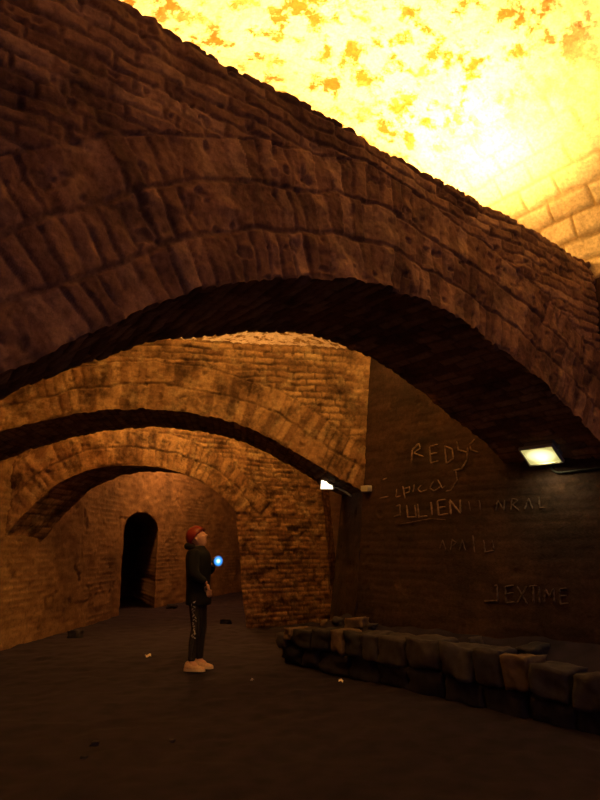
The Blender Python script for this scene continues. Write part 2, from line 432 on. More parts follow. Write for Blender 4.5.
# darkness behind the doorway: the recess is shaped deep and slanted to keep light out
S = Sheets()
wall_sheet(S, lambda s, z: np.array([-.6*(1-s)+2.4*s, 24.1, z]), 60, -.05, 4.6, .08, 3., lambda s: np.array([0, -1., 0]), 150, .6)
tag(S.build('wall_back', M_lwall), 'far end wall closing the passage beyond the far arch', 'wall', kind='structure')

# ------------------------------------------------------------------ vault
ST = [(tu(5.85, -4.), tu(-1.25, -4.)), (tu(5.85, 0.), tu(-1.15, 0.)), (tu(5.85, 2.64), tu(.07, 2.5)), (np.array([1.12, 8.15, 0]), np.array([-5.15, 7.3, 0])),
      (np.array([1.06, 9.5, 0]), np.array([-4.3, 9.15, 0])), (np.array([2.36, 13.2, 0]), np.array([-4.0, 11.4, 0])), (np.array([2.46, 18., 0]), np.array([-2.9, 17.4, 0])), (np.array([2.56, 24.1, 0]), np.array([-.6, 24.2, 0]))]
RR, ra = resample(np.array([np.r_[r, l] for r, l in ST]), .03)
NV = 260; th = np.linspace(0, math.pi, NV)
VS, VR = 3.75, 2.35
Rw = RR[:, :3]; Lw = RR[:, 3:]
mid = (Rw+Lw)/2; half = (Rw-Lw)/2
PV = mid[:, None]+half[:, None]*np.cos(th)[None, :, None]
PV[..., 2] = VS+VR*np.sin(th)[None]
along = np.r_[0, np.cumsum(np.linalg.norm(np.diff(mid, axis=0), axis=1))]
prof = np.r_[0, np.cumsum(np.hypot(np.diff(2.9*np.cos(th)), np.diff(VR*np.sin(th))))]
A = np.repeat(along[:, None], NV, 1); B = np.repeat(prof[None], len(RR), 0)
m, r, r2, _ = bricks(A+.02*fbm(PV, 3., 201, 2), B+.015*fbm(PV, 3., 202, 2), .55, .235, .03, 203)
inw = mid[:, None]+np.array([0, 0, VS])-PV; inw /= np.maximum(np.linalg.norm(inw, axis=2), 1e-6)[..., None]
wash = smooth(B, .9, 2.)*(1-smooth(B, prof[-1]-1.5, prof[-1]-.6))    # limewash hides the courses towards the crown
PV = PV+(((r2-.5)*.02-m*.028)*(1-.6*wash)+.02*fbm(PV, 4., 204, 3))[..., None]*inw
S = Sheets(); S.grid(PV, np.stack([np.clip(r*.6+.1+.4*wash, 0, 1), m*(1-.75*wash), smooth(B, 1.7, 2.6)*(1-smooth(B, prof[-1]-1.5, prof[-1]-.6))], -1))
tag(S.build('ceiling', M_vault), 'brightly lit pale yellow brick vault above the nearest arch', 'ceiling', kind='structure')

# ------------------------------------------------------------------ floor
gx = np.linspace(-7, 8, 380); gy = np.linspace(-4.5, 25, 700)
X, Y = np.meshgrid(gx, gy, indexing='ij'); G = np.stack([X, Y, X*0], -1)
G[..., 2] = .018*fbm(G, .8, 301, 3)+.012*fbm(G, 5., 303, 3)
S = Sheets(); S.grid(G, None)
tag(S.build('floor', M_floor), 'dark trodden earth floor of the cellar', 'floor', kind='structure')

# ------------------------------------------------------------------ stones of the low kerb
def rough_stone(name, size, seed, mat, amp=.13, cuts=5, roundness=.25, parent=None):
    bm = bmesh.new(); bmesh.ops.create_cube(bm, size=1.)
    bmesh.ops.subdivide_edges(bm, edges=bm.edges[:], cuts=cuts, use_grid_fill=True)
    P = np.array([v.co[:] for v in bm.verts])
    n = P/np.linalg.norm(P, axis=1)[:, None]
    linf = np.abs(P).max(1); l4 = (np.abs(P)**6).sum(1)**(1/6.)
    P = P*(1-roundness)+(P/l4[:, None]*linf[:, None]*1.0)*roundness
    d = fbm(P+seed*3.7, 1.7, seed, 3)
    P = P*(1+amp*d)[:, None]+amp*.35*np.stack([fbm(P+9, 2.6, seed+20+k, 3) for k in range(3)], 1)
    P = P*np.array(size)
    P += .006*np.stack([fbm(P+5, 14., seed+k, 2) for k in range(3)], 1)
    for v, p in zip(bm.verts, P): v.co = p
    o = from_bm(name, bm, mat, parent, True)
    return o
LEDGE_T = 5.02
LP0 = T*LEDGE_T
def ledge_pt(x, y): return on_plane(x, y, LP0, U)
STONES = [  # x0, x1, ytop, ybot, material, label
 (275, 284, 634, 648, M_stone, 'small grey stone at the very left tip of the low kerb'),
 (283, 291, 629, 640, M_stone_pale, 'small pale stone on the upper left end of the low kerb'),
 (289, 309, 630, 648, M_stone_dark, 'dark square stone, second from the left end of the kerb top'),
 (309, 328, 630, 652, M_stone_dark, 'dark block just left of the pale narrow upright kerb stone'),
 (328, 341, 631, 654, M_stone_pale, 'pale narrow upright stone in the left half of the kerb'),
 (341, 359, 633, 657, M_stone_dark, 'dark block just right of the pale narrow upright kerb stone'),
 (359, 374, 635, 661, M_stone, 'tall grey kerb stone left of the longest kerb block'),
 (374, 404, 637, 667, M_stone, 'longest grey kerb block, in the middle of the row'),
 (404, 436, 640, 670, M_stone, 'grey kerb block below and right of the broken red brick'),
 (439, 470, 646, 680, M_stone, 'large squared grey kerb stone under the reading place of the capital names'),
 (472, 499, 650, 687, M_stone, 'rounded grey stone just left of the pale mottled kerb stone'),
 (501, 526, 658, 694, M_stone_pale, 'pale mottled stone standing out on the right half of the kerb'),
 (530, 567, 669, 702, M_stone, 'grey stone just right of the pale mottled kerb stone'),
 (570, 606, 676, 714, M_stone, 'grey kerb stone at the right edge of the picture'),
 (609, 640, 684, 730, M_stone, 'last kerb stone beyond the right edge of the picture'),
]
LOW = [  # dark stone in this row holds the shade under the overhanging upper row
 (276, 296, 646, 662, M_stone_dark, 'lowest stone at the left foot of the kerb'),
 (297, 313, 648, 667, M_stone, 'second stone from the left along the foot of the kerb'),
 (313, 345, 653, 675, M_stone_dark, 'long dark stone at the kerb foot below the pale narrow stone'),
 (345, 372, 658, 682, M_stone_dark, 'dark stone at the kerb foot left of the longest block'),
 (372, 403, 665, 690, M_stone_dark, 'dark stone at the kerb foot under the longest block'),
 (403, 438, 669, 702, M_stone_dark, 'dark stone at the kerb foot under the broken red brick'),
 (439, 478, 680, 712, M_stone_dark, 'dark stone at the kerb foot under the large squared stone'),
 (478, 524, 690, 724, M_stone_dark, 'dark stone at the kerb foot under the pale mottled stone'),
 (571, 602, 706, 744, M_stone_dark, 'large dark block at the kerb foot in the lower right corner'),
 (603, 640, 714, 764, M_stone_dark, 'last dark block at the kerb foot beyond the right edge'),
 (525, 570, 700, 737, M_stone_dark, 'dark stone at the kerb foot right of the pale mottled stone'),
]
RZ = math.atan2(U[1], U[0])
def kerb(name, row, depth, offs, group, seed):
    for k, (x0, x1, y0, y1, mat, lab) in enumerate(row):
        a = ledge_pt(x0, (y0+y1)/2); c = ledge_pt(x1, (y0+y1)/2); xm = (x0+x1)/2
        zt = ledge_pt(xm, y0)[2]; zb = max(ledge_pt(xm, y1)[2], 0.0)
        ln = np.linalg.norm((c-a)[:2])*.955
        ctr = (a+c)/2+T*(depth/2+offs)
        o = rough_stone(name, (ln, depth, (zt-zb)), seed+k, mat, amp=.14, cuts=7, roundness=.4)
        o.location = (ctr[0], ctr[1], (zt+zb)/2); o.rotation_euler = (rng.uniform(-.05, .05), rng.uniform(-.05, .05), RZ+rng.uniform(-.03, .03))
        tag(o, lab, 'stone', group)
kerb('kerb_stone', LOW, .40, .07, 'stones of the low kerb', 500)
kerb('kerb_stone', STONES, .36, .02, 'stones of the low kerb', 530)
# earth fill behind the kerb
n1, n2 = 150, 24
sg = np.linspace(1.2, 6.75, n1)
Pg = np.zeros((n1, n2, 3))
for i, u in enumerate(sg):
    f = tu(LEDGE_T+.12, u); 
    k = smooth(np.array(u), 6.75, 6.1)
    b_ = tu(6.1, u)
    for j in range(n2):
        q = f+(b_-f)*j/(n2-1); Pg[i, j] = q+Z*(.27+.42*(j/(n2-1))**.8)*float(1-smooth(np.array(u), 6.3, 6.75)*.75)
Pg[..., 2] += .035*fbm(Pg, 3., 601, 3)
S = Sheets(); S.grid(Pg, None); 
sk = np.stack([Pg[:, 0], Pg[:, 0]*np.array([1, 1, 0])-Z*.02], 1); S.grid(sk, None, flip=True)
sk = np.stack([Pg[-1], Pg[-1]*np.array([1, 1, 0])-Z*.02], 1); S.grid(sk, None)
tag(S.build('earth_bank', M_floor), 'bank of dark earth between the low kerb and the right wall', 'earth', kind='structure')
# rubble lying on the bank
RUB = [
 (296, 622, .18, .12, .09, M_stone, 'grey rubble lump on the far left of the earth bank'),
 (312, 618, .22, .16, .12, M_stone, 'largest rubble lump on the bank at the foot of the pier'),
 (325, 623, .12, .1, .07, M_stone_pale, 'small pale rubble piece on the left part of the bank'),
 (338, 621, .16, .12, .08, M_stone, 'grey rubble piece behind the pale narrow kerb stone'),
 (357, 622, .26, .14, .11, M_stone_pale, 'pale wedge shaped rubble slab on the bank'),
 (372, 628, .12, .1, .06, M_stone, 'small dull rubble piece right of the pale wedge slab'),
 (476, 642, .14, .1, .08, M_stone, 'small rubble lump on the bank above the rounded kerb stone'),
 (536, 660, .36, .2, .1, M_stone_dark, 'flat dark slab lying on the bank behind the pale mottled stone'),
]
bank = bpy.data.objects['earth_bank']
def bank_z(x, y):
    d = ((Pg[..., 0]-x)**2+(Pg[..., 1]-y)**2); return float(Pg[..., 2].ravel()[d.ravel().argmin()])
for k, (x, y, a, b_, c, mat, lab) in enumerate(RUB):
    p = on_plane(x, y+3, T*(LEDGE_T+.50), U); z = bank_z(p[0], p[1])
    o = rough_stone('rubble_stone', (a, b_, c), 620+k, mat, .22, 4, .5); o.location = (p[0], p[1], z+c*.42); o.rotation_euler = (rng.uniform(-.12, .12), rng.uniform(-.12, .12), rng.uniform(0, 3))
    tag(o, lab, 'stone', 'rubble on the earth bank')
p = on_plane(402, 636, T*(LEDGE_T+.34), U)
o = rough_stone('broken_brick', (.15, .1, .09), 640, M_redbrick, .12, 4, .15); o.location = (p[0], p[1], bank_z(p[0], p[1])+.045); o.rotation_euler = (.1, .05, .6)
tag(o, 'broken reddish brick lying on top of the middle of the kerb', 'brick')
# clods and scraps on the floor
for k, (x, y, s, mat, lab) in enumerate([(225, 624, .2, M_stone_dark, 'dark clod on the floor between the person and the pier'),
        (75, 637, .22, M_stone_dark, 'dark clod at the foot of the left wall'), (172, 608, .2, M_stone_dark, 'dark clod at the wall foot right of the doorway'),
        (95, 745, .06, M_stone, 'small pebble in the left foreground of the floor'), (83, 760, .05, M_stone, 'tiny pebble nearest the lower left corner'),
        (172, 742, .045, M_stone, 'tiny pebble in the middle foreground of the floor')]):
    p = on_ground(x, y); o = rough_stone('floor_stone', (s, s*.8, s*.5), 660+k, mat, .25, 4, .6); o.location = (p[0], p[1], s*.2)
    tag(o, lab, 'stone')
M_paper = simple('scrap_paper', (.75, .68, .6), .8, noise=.1)
for k, (x, y, s, lab) in enumerate([(148, 658, .05, 'white scrap of paper on the floor left of the person'), (341, 683.5, .035, 'bright white scrap on the floor in front of the kerb'), (252, 682, .022, 'tiny white scrap on the floor right of the person')]):
    p = on_ground(x, y)
    bm = bmesh.new(); bmesh.ops.create_grid(bm, x_segments=6, y_segments=6, size=s*.7)
    for v in bm.verts: v.co.z = .35*s*math.sin(v.co.x/s*4+k)+.2*s*math.cos(v.co.y/s*5)
    bmesh.ops.solidify(bm, geom=bm.faces[:], thickness=.002)
    o = from_bm('paper_scrap', bm, M_paper); o.location = (p[0], p[1], .022+.3*s); o.rotation_euler = (.2, .3, .5+k)
    tag(o, lab, 'litter')

# ------------------------------------------------------------------ graffiti scratched on the right wall
def tube_bm(bm, pts, r, seg=6, taper=None):
    pts = [Vector([float(c) for c in p]) for p in pts]; rings = []
    for i, p in enumerate(pts):
        t = (pts[min(i+1, len(pts)-1)]-pts[max(i-1, 0)]).normalized()
        up = Vector((0, 0, 1)) if abs(t.z) < .9 else Vector((1, 0, 0))
        a = t.cross(up).normalized(); b_ = t.cross(a)
        rr = r*(taper[i] if taper else 1)
        rings.append([bm.verts.new(p+(a*math.cos(2*math.pi*k/seg)+b_*math.sin(2*math.pi*k/seg))*rr) for k in range(seg)])
    for i in range(len(rings)-1):
        for k in range(seg): bm.faces.new((rings[i][k], rings[i][(k+1) % seg], rings[i+1][(k+1) % seg], rings[i+1][k]))
    bm.faces.new(rings[0][::-1]); bm.faces.new(rings[-1])
def graffiti(strokes, to_px, mat, label, w=.011):
    bm = bmesh.new()
    for st in strokes:
        px = np.array([to_px(*q) for q in st], float)
        px, _ = resample(px, 1.2)
        pts = []
        for k, (x, y) in enumerate(px):
            p, n, d = right_wall_point(x, y, .004+.003*math.sin(k*1.3)); pts.append(p)
        tp = [.75+.35*rng.random() for _ in pts]; tp[0] = tp[-1] = .4
        tube_bm(bm, pts, w, 5, tp)
    return tag(from_bm('graffiti', bm, mat), label, 'graffiti')
c7 = lambda x, y: (380+x/5., 420+y/5.)
c5 = lambda x, y: (360+x/2.5, 380+y/2.5)
c8 = lambda x, y: (440+x/3.75, 500+y/3.75)
graffiti([[(158, 212), (163, 150), (195, 118), (203, 140), (170, 165), (218, 182)], [(250, 135), (255, 215), (292, 205)], [(250, 135), (290, 122)], [(252, 172), (287, 164)],
          [(325, 128), (332, 218)], [(325, 130), (362, 145), (368, 192), (332, 218)], [(385, 108), (393, 150), (440, 162)], [(440, 138), (436, 200), (408, 245), (368, 252)],
          [(476, 95), (448, 125), (456, 150), (492, 162)]], c7, M_chalk, 'uppermost scratched graffiti letters on the right wall, starting RED')
graffiti([[(115, 330), (126, 392)], [(120, 345), (150, 335), (146, 360), (125, 366)], [(172, 322), (166, 360)], [(207, 325), (190, 345), (205, 360), (237, 350)], [(268, 308), (250, 340), (272, 356), (302, 335)],
          [(290, 298), (312, 340), (328, 330)], [(380, 252), (386, 300), (356, 350), (330, 356)], [(85, 345), (80, 385), (106, 380)], [(0, 392), (45, 382)], [(15, 300), (35, 290)]], c7, M_chalk, 'looping handwritten graffiti scrawl just above the capitals JULIEN', .009)
graffiti([[(82, 432), (102, 425), (102, 474), (72, 482)], [(135, 425), (140, 486), (182, 486), (176, 425)], [(190, 420), (196, 486), (238, 480)], [(256, 410), (262, 476)], [(288, 405), (295, 476), (342, 470)], [(288, 405), (332, 398)], [(292, 440), (328, 434)],
          [(356, 472), (350, 400), (404, 466), (402, 398)]], c7, M_chalk, 'scratched capital letters JULIEN on the right wall', .0125)
graffiti([[(100, 522), (160, 512), (250, 495), (330, 500)]], c7, M_chalk_faint, 'faint underline scratched below the capitals JULIEN', .008)
graffiti([[(272, 303), (276, 328)], [(298, 300), (302, 326)], [(340, 328), (345, 300), (360, 326), (362, 300)], [(378, 326), (380, 296), (396, 300), (382, 312), (398, 326)], [(412, 324), (422, 296), (432, 322)], [(448, 292), (450, 320), (464, 318)]], c5, M_chalk_faint, 'faint scratched letters on the wall to the right of JULIEN', .009)
graffiti([[(40, 190), (46, 148), (62, 160), (48, 172)], [(74, 190), (84, 150), (96, 188)], [(124, 132), (130, 196)], [(164, 150), (170, 196), (204, 190), (196, 150)], [(0, 185), (10, 150), (22, 186)]], c8, M_chalk_faint, 'faint row of scratched letters midway down the right wall', .009)
graffiti([[(205, 322), (214, 320), (216, 378), (166, 379)], [(245, 325), (250, 386), (282, 383)], [(245, 325), (277, 320)], [(247, 354), (276, 348)], [(290, 324), (328, 390)], [(326, 324), (290, 386)], [(336, 324), (364, 321)], [(350, 323), (352, 390)], [(372, 324), (374, 388)],
          [(392, 388), (396, 334), (411, 362), (426, 334), (430, 388)], [(450, 334), (453, 390), (482, 387)], [(450, 334), (477, 331)], [(452, 361), (474, 358)]], c8, M_chalk_faint, 'lowest scratched capitals JEXTIME near the bottom of the right wall', .011)

# ------------------------------------------------------------------ lamps
M_house = simple('lamp_housing', (.30, .30, .28), .5, .6, noise=.1)
M_bezel = simple('lamp_bezel', (.62, .62, .55), .35, .5, noise=.05)
def lens_mat(name, core, rim, r0, r1):
    m, nt, b = new_mat(name); b.inputs['Base Color'].default_value = (.5, .5, .45, 1)
    tc = nt.nodes.new('ShaderNodeTexCoord'); l = nt.nodes.new('ShaderNodeVectorMath'); l.operation = 'LENGTH'
    sc = nt.nodes.new('ShaderNodeVectorMath'); sc.operation = 'MULTIPLY'; sc.inputs[1].default_value = (1., 1.7, 0)
    nt.links.new(tc.outputs['Object'], sc.inputs[0]); nt.links.new(sc.outputs[0], l.inputs[0])
    mr = nt.nodes.new('ShaderNodeMapRange'); mr.inputs['From Min'].default_value = r0; mr.inputs['From Max'].default_value = r1
    nt.links.new(l.outputs['Value'], mr.inputs['Value'])
    mx = nt.nodes.new('ShaderNodeMix'); mx.data_type = 'RGBA'; nt.links.new(mr.outputs['Result'], mx.inputs[0])
    mx.inputs[6].default_value = tuple(core)+(1,); mx.inputs[7].default_value = tuple(rim)+(1,)
    nt.links.new(mx.outputs[2], b.inputs['Emission Color']); b.inputs['Emission Strength'].default_value = 1.; return m
M_lens = lens_mat('lamp_lens', (2.3, 2.0, .95), (.58, .5, .16), .05, .17)
M_lens2 = emit('lamp_lens_white', (1., .86, .58), 3.2)
M_cable = simple('black_cable', (.03, .03, .03), .6)
M_box = simple('grey_plastic', (.5, .5, .48), .6)
def box_bm(bm, size, loc=(0, 0, 0), bevel=0.):
    r = bmesh.ops.create_cube(bm, size=1.); vs = r['verts']
    for v in vs: v.co = Vector((v.co.x*size[0]+loc[0], v.co.y*size[1]+loc[1], v.co.z*size[2]+loc[2]))
    if bevel:
        es = list({e for v in vs for e in v.link_edges}); bmesh.ops.bevel(bm, geom=es, offset=bevel, segments=2, affect='EDGES', profile=.6)
def floodlight(loc, xdir, ndir, w, h, d, lens, label, arm_to=None):
    """local x along the width, local -z out of the lens"""
    x = Vector([float(c) for c in xdir]).normalized(); n = Vector([float(c) for c in ndir]).normalized(); n = (n-x*n.dot(x)).normalized()
    y = (-n).cross(x); R = Matrix((x, y, -n)).transposed()
    root = empty('floodlight', loc); root.rotation_euler = R.to_euler()
    tag(root, label, 'lamp')
    bm = bmesh.new(); box_bm(bm, (w*.86, h*.8, d*.75), (0, 0, d*.45), .012)
    for k in range(5): box_bm(bm, (w*.7, .006, .03), (0, -h*.28+k*h*.14, d*.82+.01))
    from_bm('housing', bm, M_house, root)
    bm = bmesh.new(); t = .075*min(w, h)
    for sy in (-1, 1): box_bm(bm, (w, t, d*.3), (0, sy*(h/2-t/2), 0), .004)
    for sx in (-1, 1): box_bm(bm, (t, h-2*t, d*.3), (sx*(w/2-t/2), 0, 0), .004)
    from_bm('bezel', bm, M_bezel, root)
    bm = bmesh.new(); box_bm(bm, (w-2*t-.002, h-2*t-.002, .01), (0, 0, -.006))
    from_bm('lens', bm, lens, root)
    if arm_to is not None:
        Mi = (Matrix.Translation(Vector([float(c) for c in loc])) @ R.to_4x4()).inverted()
        e = Mi @ Vector([float(c) for c in arm_to])
        bm = bmesh.new()
        for sx in (-1, 1):
            tube_bm(bm, [Vector((sx*w*.44, 0, d*.4)), Vector((sx*w*.44, 0, d*1.0)), e+Vector((sx*w*.2, 0, 0))], .011)
        box_bm(bm, (w*.6, .04, .012), tuple(e), .002)
        from_bm('bracket', bm, M_house, root)
    return root, n
pw, nw, dw = right_wall_point(541, 455, 0.)
l1 = pw+nw*.24
dist = l1-EYEP
l1 = EYEP+dist
# put it back on the line of sight through the lamp's place on the wall
l1 = EYEP+(pw-EYEP)*(1-.24/abs((pw-EYEP) @ nw))
n1_ = nw*.62-Z*.78
floodlight(l1, -dw, n1_, .36, .24, .12, M_lens, 'rectangular floodlight glowing cream on the right wall under the nearest arch', arm_to=pw+Z*.05)
# second lamp on the soffit of the middle arch
l2 = at_depth(327, 484.5, 9.02)
floodlight(l2, D2, np.array([-.25, -.85, -.42]), .20, .15, .09, M_lens2, 'small dazzling white floodlight at the right foot of the middle arch', arm_to=l2+np.array([.10, .16, .06]))
def cable(name, pts, r, label, mat=M_cable):
    P_ = smooth_curve(pts, 8); bm = bmesh.new(); tube_bm(bm, list(P_), r, 6)
    return tag(from_bm(name, bm, mat, None, True), label, 'cable')
cb = [l1-n1_*.05+nw*-.02-Z*.06]+[right_wall_point(x, y, .025)[0] for x, y in [(551, 466), (555, 471), (562, 472.5), (580, 470.5), (600, 468), (625, 465)]]
cable('power_cable', cb, .011, 'dark cable looping from the cream floodlight along the right wall')
cb2 = [l2+np.array([.09, .06, .03]), at_depth(336, 487, 8.9), at_depth(344, 491, 8.75), at_depth(351, 496, 8.55)]
cable('conduit', cb2, .014, 'pale conduit running from the small white floodlight down the arch foot', M_box)
pj = right_wall_point(368.5, 489, .04)
bm = bmesh.new(); box_bm(bm, (.13, .08, .08), (0, 0, 0), .008)
root = empty('junction_box', pj[0]); root.rotation_euler = (0, 0, math.atan2(pj[2][1], pj[2][0]))
tag(root, 'small grey junction box at the corner of middle arch and right wall', 'box')
from_bm('housing', bm, M_box, root)
bm = bmesh.new(); s_ = -1 if (Vector((0, 1, 0)).dot(Vector((0, 1, 0)))) else 1
for sy in (-1, 1): box_bm(bm, (.115, .008, .068), (0, sy*.042, 0), .003)
from_bm('lid', bm, M_bezel, root)

# ------------------------------------------------------------------ the person
M_skin = simple('skin', (.62, .36, .25), .55, noise=.06, scale=40)
M_jacket = simple('black_jacket', (.005, .005, .009), .85, noise=.3, scale=60, bump=.3)
M_legs = simple('black_leggings', (.018, .014, .016), .8, noise=.2, scale=60)
M_print = simple('pale_print', (.42, .40, .40), .7, noise=.5, scale=45)
M_stripe = simple('grey_side_stripe', (.065, .055, .058), .75, noise=.3, scale=45)
M_helm = simple('red_helmet', (.24, .02, .015), .32, noise=.1, scale=20, spec=.5)
M_shoe = simple('tan_trainer', (.62, .42, .28), .7, noise=.2, scale=50)
M_sole = simple('pale_sole', (.66, .52, .40), .8, noise=.1)
M_hair = simple('brown_hair', (.10, .05, .03), .6, noise=.3, scale=70)
M_torch = simple('torch_body', (.30, .30, .32), .35, .8)
M_beam = None

PX = on_ground(196, 671); pr = empty('person', (PX[0], PX[1], 0.015), math.radians(-10))
tag(pr, 'person in red helmet and black jacket holding up a torch, looking upwards', 'person')
def skin_mesh(pts, edges, radii, sub=2, root=0):
    me = bpy.data.meshes.new('tmp'); me.from_pydata([tuple(p) for p in pts], edges, []); me.update()
    o = bpy.data.objects.new('tmp', me); COL.objects.link(o)
    md = o.modifiers.new('s', 'SKIN'); md.use_smooth_shade = True; md.branch_smoothing = .6
    for k, sv in enumerate(me.skin_vertices[0].data):
        r = radii[k]; sv.radius = (r, r) if not isinstance(r, tuple) else r
        sv.use_root = (k == root)
    s2 = o.modifiers.new('b', 'SUBSURF'); s2.levels = sub; s2.render_levels = sub
    dg = bpy.context.evaluated_depsgraph_get(); dg.update()
    m2 = bpy.data.meshes.new_from_object(o.evaluated_get(dg)); bpy.data.objects.remove(o)
    return m2
def merge(meshes):
    bm = bmesh.new()
    for m_ in meshes: bm.from_mesh(m_)
    me = bpy.data.meshes.new('m'); bm.to_mesh(me); bm.free(); return me
def remesh(me, vox, sm=2):
    o = bpy.data.objects.new('tmp', me); COL.objects.link(o)
    r = o.modifiers.new('r', 'REMESH'); r.mode = 'VOXEL'; r.voxel_size = vox; r.use_smooth_shade = True
    if sm:
        s_ = o.modifiers.new('s', 'SMOOTH'); s_.iterations = sm; s_.factor = .5
    dg = bpy.context.evaluated_depsgraph_get(); dg.update()
    m2 = bpy.data.meshes.new_from_object(o.evaluated_get(dg)); bpy.data.objects.remove(o); return m2
# local frame: +x is the way the person faces, -y the side towards the camera (right arm and leg)
HEADC = Vector((-.035, 0, 1.515)); TILT = math.radians(-26)
def head_mesh():
    bm = bmesh.new(); bmesh.ops.create_uvsphere(bm, u_segments=64, v_segments=48, radius=1.)
    for v in bm.verts:
        x, y, z = v.co
        X, Y, Z_ = x*.102, y*.078, z*.121
        if z < 0: 
            X = X*(1+.1*z)+.012*(-z); Y *= 1+.28*z
            if x < 0: X *= 1+.35*z
        a = lambda cy, cz, wy, wz: math.exp(-((y-cy)/wy)**2-((z-cz)/wz)**2)*(1 if x > 0 else 0)
        X += .021*a(0, -.16, .13, .13)+.012*a(0, -.02, .10, .2)             # nose
        X -= .011*(a(.42, .04, .2, .12)+a(-.42, .04, .2, .12))               # eye sockets
        X += .006*a(0, .2, .6, .1)                                           # brow
        X += .006*(a(0, -.44, .3, .05)+a(0, -.55, .26, .05))-.005*a(0, -.495, .34, .025)   # lips
        X += .012*a(0, -.80, .35, .16)                                       # chin
        Y += (.004*math.exp(-((x-.45)/.25)**2-((z+.15)/.2)**2))*(1 if y > 0 else -1)
        e_ = math.exp(-((x+.08)/.13)**2-((z+.02)/.2)**2)                     # ears
        if abs(y) > .8: Y += .018*e_*(1 if y > 0 else -1)
        v.co = (X, Y, Z_)
    bmesh.ops.rotate(bm, verts=bm.verts, cent=(0, 0, 0), matrix=Matrix.Rotation(TILT, 3, 'Y'))
    bmesh.ops.translate(bm, verts=bm.verts, vec=HEADC)
    me = bpy.data.meshes.new('h'); bm.to_mesh(me); bm.free(); return me
R_SH, R_EL, R_WR = (-.03, -.165, 1.335), (-.005, -.215, 1.09), (.165, -.175, .985)
L_SH, L_EL, L_WR = (-.02, .165, 1.335), (.05, .225, 1.09), (.14, .09, 1.22)
R_HIP, R_KN, R_AN = (-.015, -.085, .86), (.015, -.085, .47), (-.035, -.085, .085)
L_HIP, L_KN, L_AN = (-.015, .085, .86), (.025, .09, .47), (.005, .095, .085)
def body_mesh():
    pts = [(0, 0, .93), (-.005, 0, 1.08), (-.01, 0, 1.22), (-.015, 0, 1.33), (-.02, 0, 1.40), (-.025, 0, 1.46),
           R_SH, R_EL, R_WR, L_SH, L_EL, L_WR, R_HIP, R_KN, R_AN, L_HIP, L_KN, L_AN, (.05, -.09, .04), (.09, .10, .04)]
    rad = [(.11, .09), (.10, .085), (.11, .09), (.10, .08), .058, .052, .058, .042, .028, .058, .042, .028, .085, .055, .038, .085, .055, .038, .035, .035]
    ed = [(0, 1), (1, 2), (2, 3), (3, 4), (4, 5), (3, 6), (6, 7), (7, 8), (3, 9), (9, 10), (10, 11), (0, 12), (12, 13), (13, 14), (0, 15), (15, 16), (16, 17), (14, 18), (17, 19)]
    parts = [skin_mesh(pts, ed, rad), head_mesh()]
    # hands: palm plus five bent fingers each
    def hand(wr, fwd, side, curl_dir, curl):
        wr = Vector(wr); fwd = Vector(fwd).normalized(); side = Vector(side).normalized(); cd = Vector(curl_dir).normalized()
        P_ = [wr, wr+fwd*.04, wr+fwd*.078]; E_ = [(0, 1), (1, 2)]; R_ = [(.024, .02), (.034, .018), (.036, .016)]
        ms = [skin_mesh(P_, E_, R_, 2)]
        for off, ln in ((-.027, .062), (-.009, .074), (.010, .070), (.027, .055)):
            b0 = wr+fwd*.065+side*off; q = [b0, b0+fwd*.03]
            dirv = fwd.copy(); 
            for k in range(3):
                dirv = (dirv*math.cos(curl)+cd*math.sin(curl)).normalized()
                dirv = (dirv-side*dirv.dot(side)).normalized()
                q.append(q[-1]+dirv*ln*(.42, .33, .25)[k])
            ms.append(skin_mesh(q, [(k, k+1) for k in range(4)], [.0095, .0095, .009, .0085, .0065], 1))
        t0 = wr+fwd*.025-side*.02
        q = [t0, t0-side*.024+fwd*.022+cd*.006, t0-side*.030+fwd*.045+cd*.02, t0-side*.024+fwd*.062+cd*.034]
        ms.append(skin_mesh(q, [(0, 1), (1, 2), (2, 3)], [.013, .011, .0095, .0075], 1))
        return ms
    parts += hand(R_WR, (.2, -.02, -1), (1, 0, .15), (-.05, 1, 0), .28)
    parts += hand(L_WR, (.72, -.62, .28), (-.2, .25, 1.), (-.45, -.85, .0), .72)
    return remesh(merge(parts), .0055, 2)
bo = link_mesh('body', body_mesh(), M_skin, pr); bo['label'] = 'bare face, neck and hands'
# jacket with sleeves and hood
jp = [(-.005, 0, .60), (0, 0, .93), (-.01, 0, 1.08), (-.015, 0, 1.22), (-.02, 0, 1.335), (-.03, 0, 1.415), R_SH, R_EL, tuple(Vector(R_EL).lerp(Vector(R_WR), .93)), L_SH, L_EL, tuple(Vector(L_EL).lerp(Vector(L_WR), .88))]
jr = [(.155, .135), (.17, .145), (.175, .145), (.19, .15), (.165, .125), .09, .088, .074, .05, .088, .074, .05]
je = [(0, 1), (1, 2), (2, 3), (3, 4), (4, 5), (4, 6), (6, 7), (7, 8), (4, 9), (9, 10), (10, 11)]
def loft(secs, seg=36):
    """closed body of stacked elliptical sections (z, cx, rx, ry)"""
    bm = bmesh.new(); rings = [[bm.verts.new((cx+rx*math.cos(2*math.pi*k/seg), ry*math.sin(2*math.pi*k/seg), z)) for k in range(seg)] for z, cx, rx, ry in secs]
    for i in range(len(rings)-1):
        for k in range(seg): bm.faces.new((rings[i][k], rings[i][(k+1) % seg], rings[i+1][(k+1) % seg], rings[i+1][k]))
    bm.faces.new(rings[0][::-1]); bm.faces.new(rings[-1]); me = bpy.data.meshes.new('l'); bm.to_mesh(me); bm.free(); return me
torso = smooth_curve([(.735, .0, .148, .178), (.80, .0, .152, .182), (.95, -.008, .142, .172), (1.1, -.012, .147, .180), (1.25, -.018, .152, .192), (1.335, -.024, .138, .182), (1.385, -.03, .105, .13), (1.43, -.035, .08, .088)], 6)
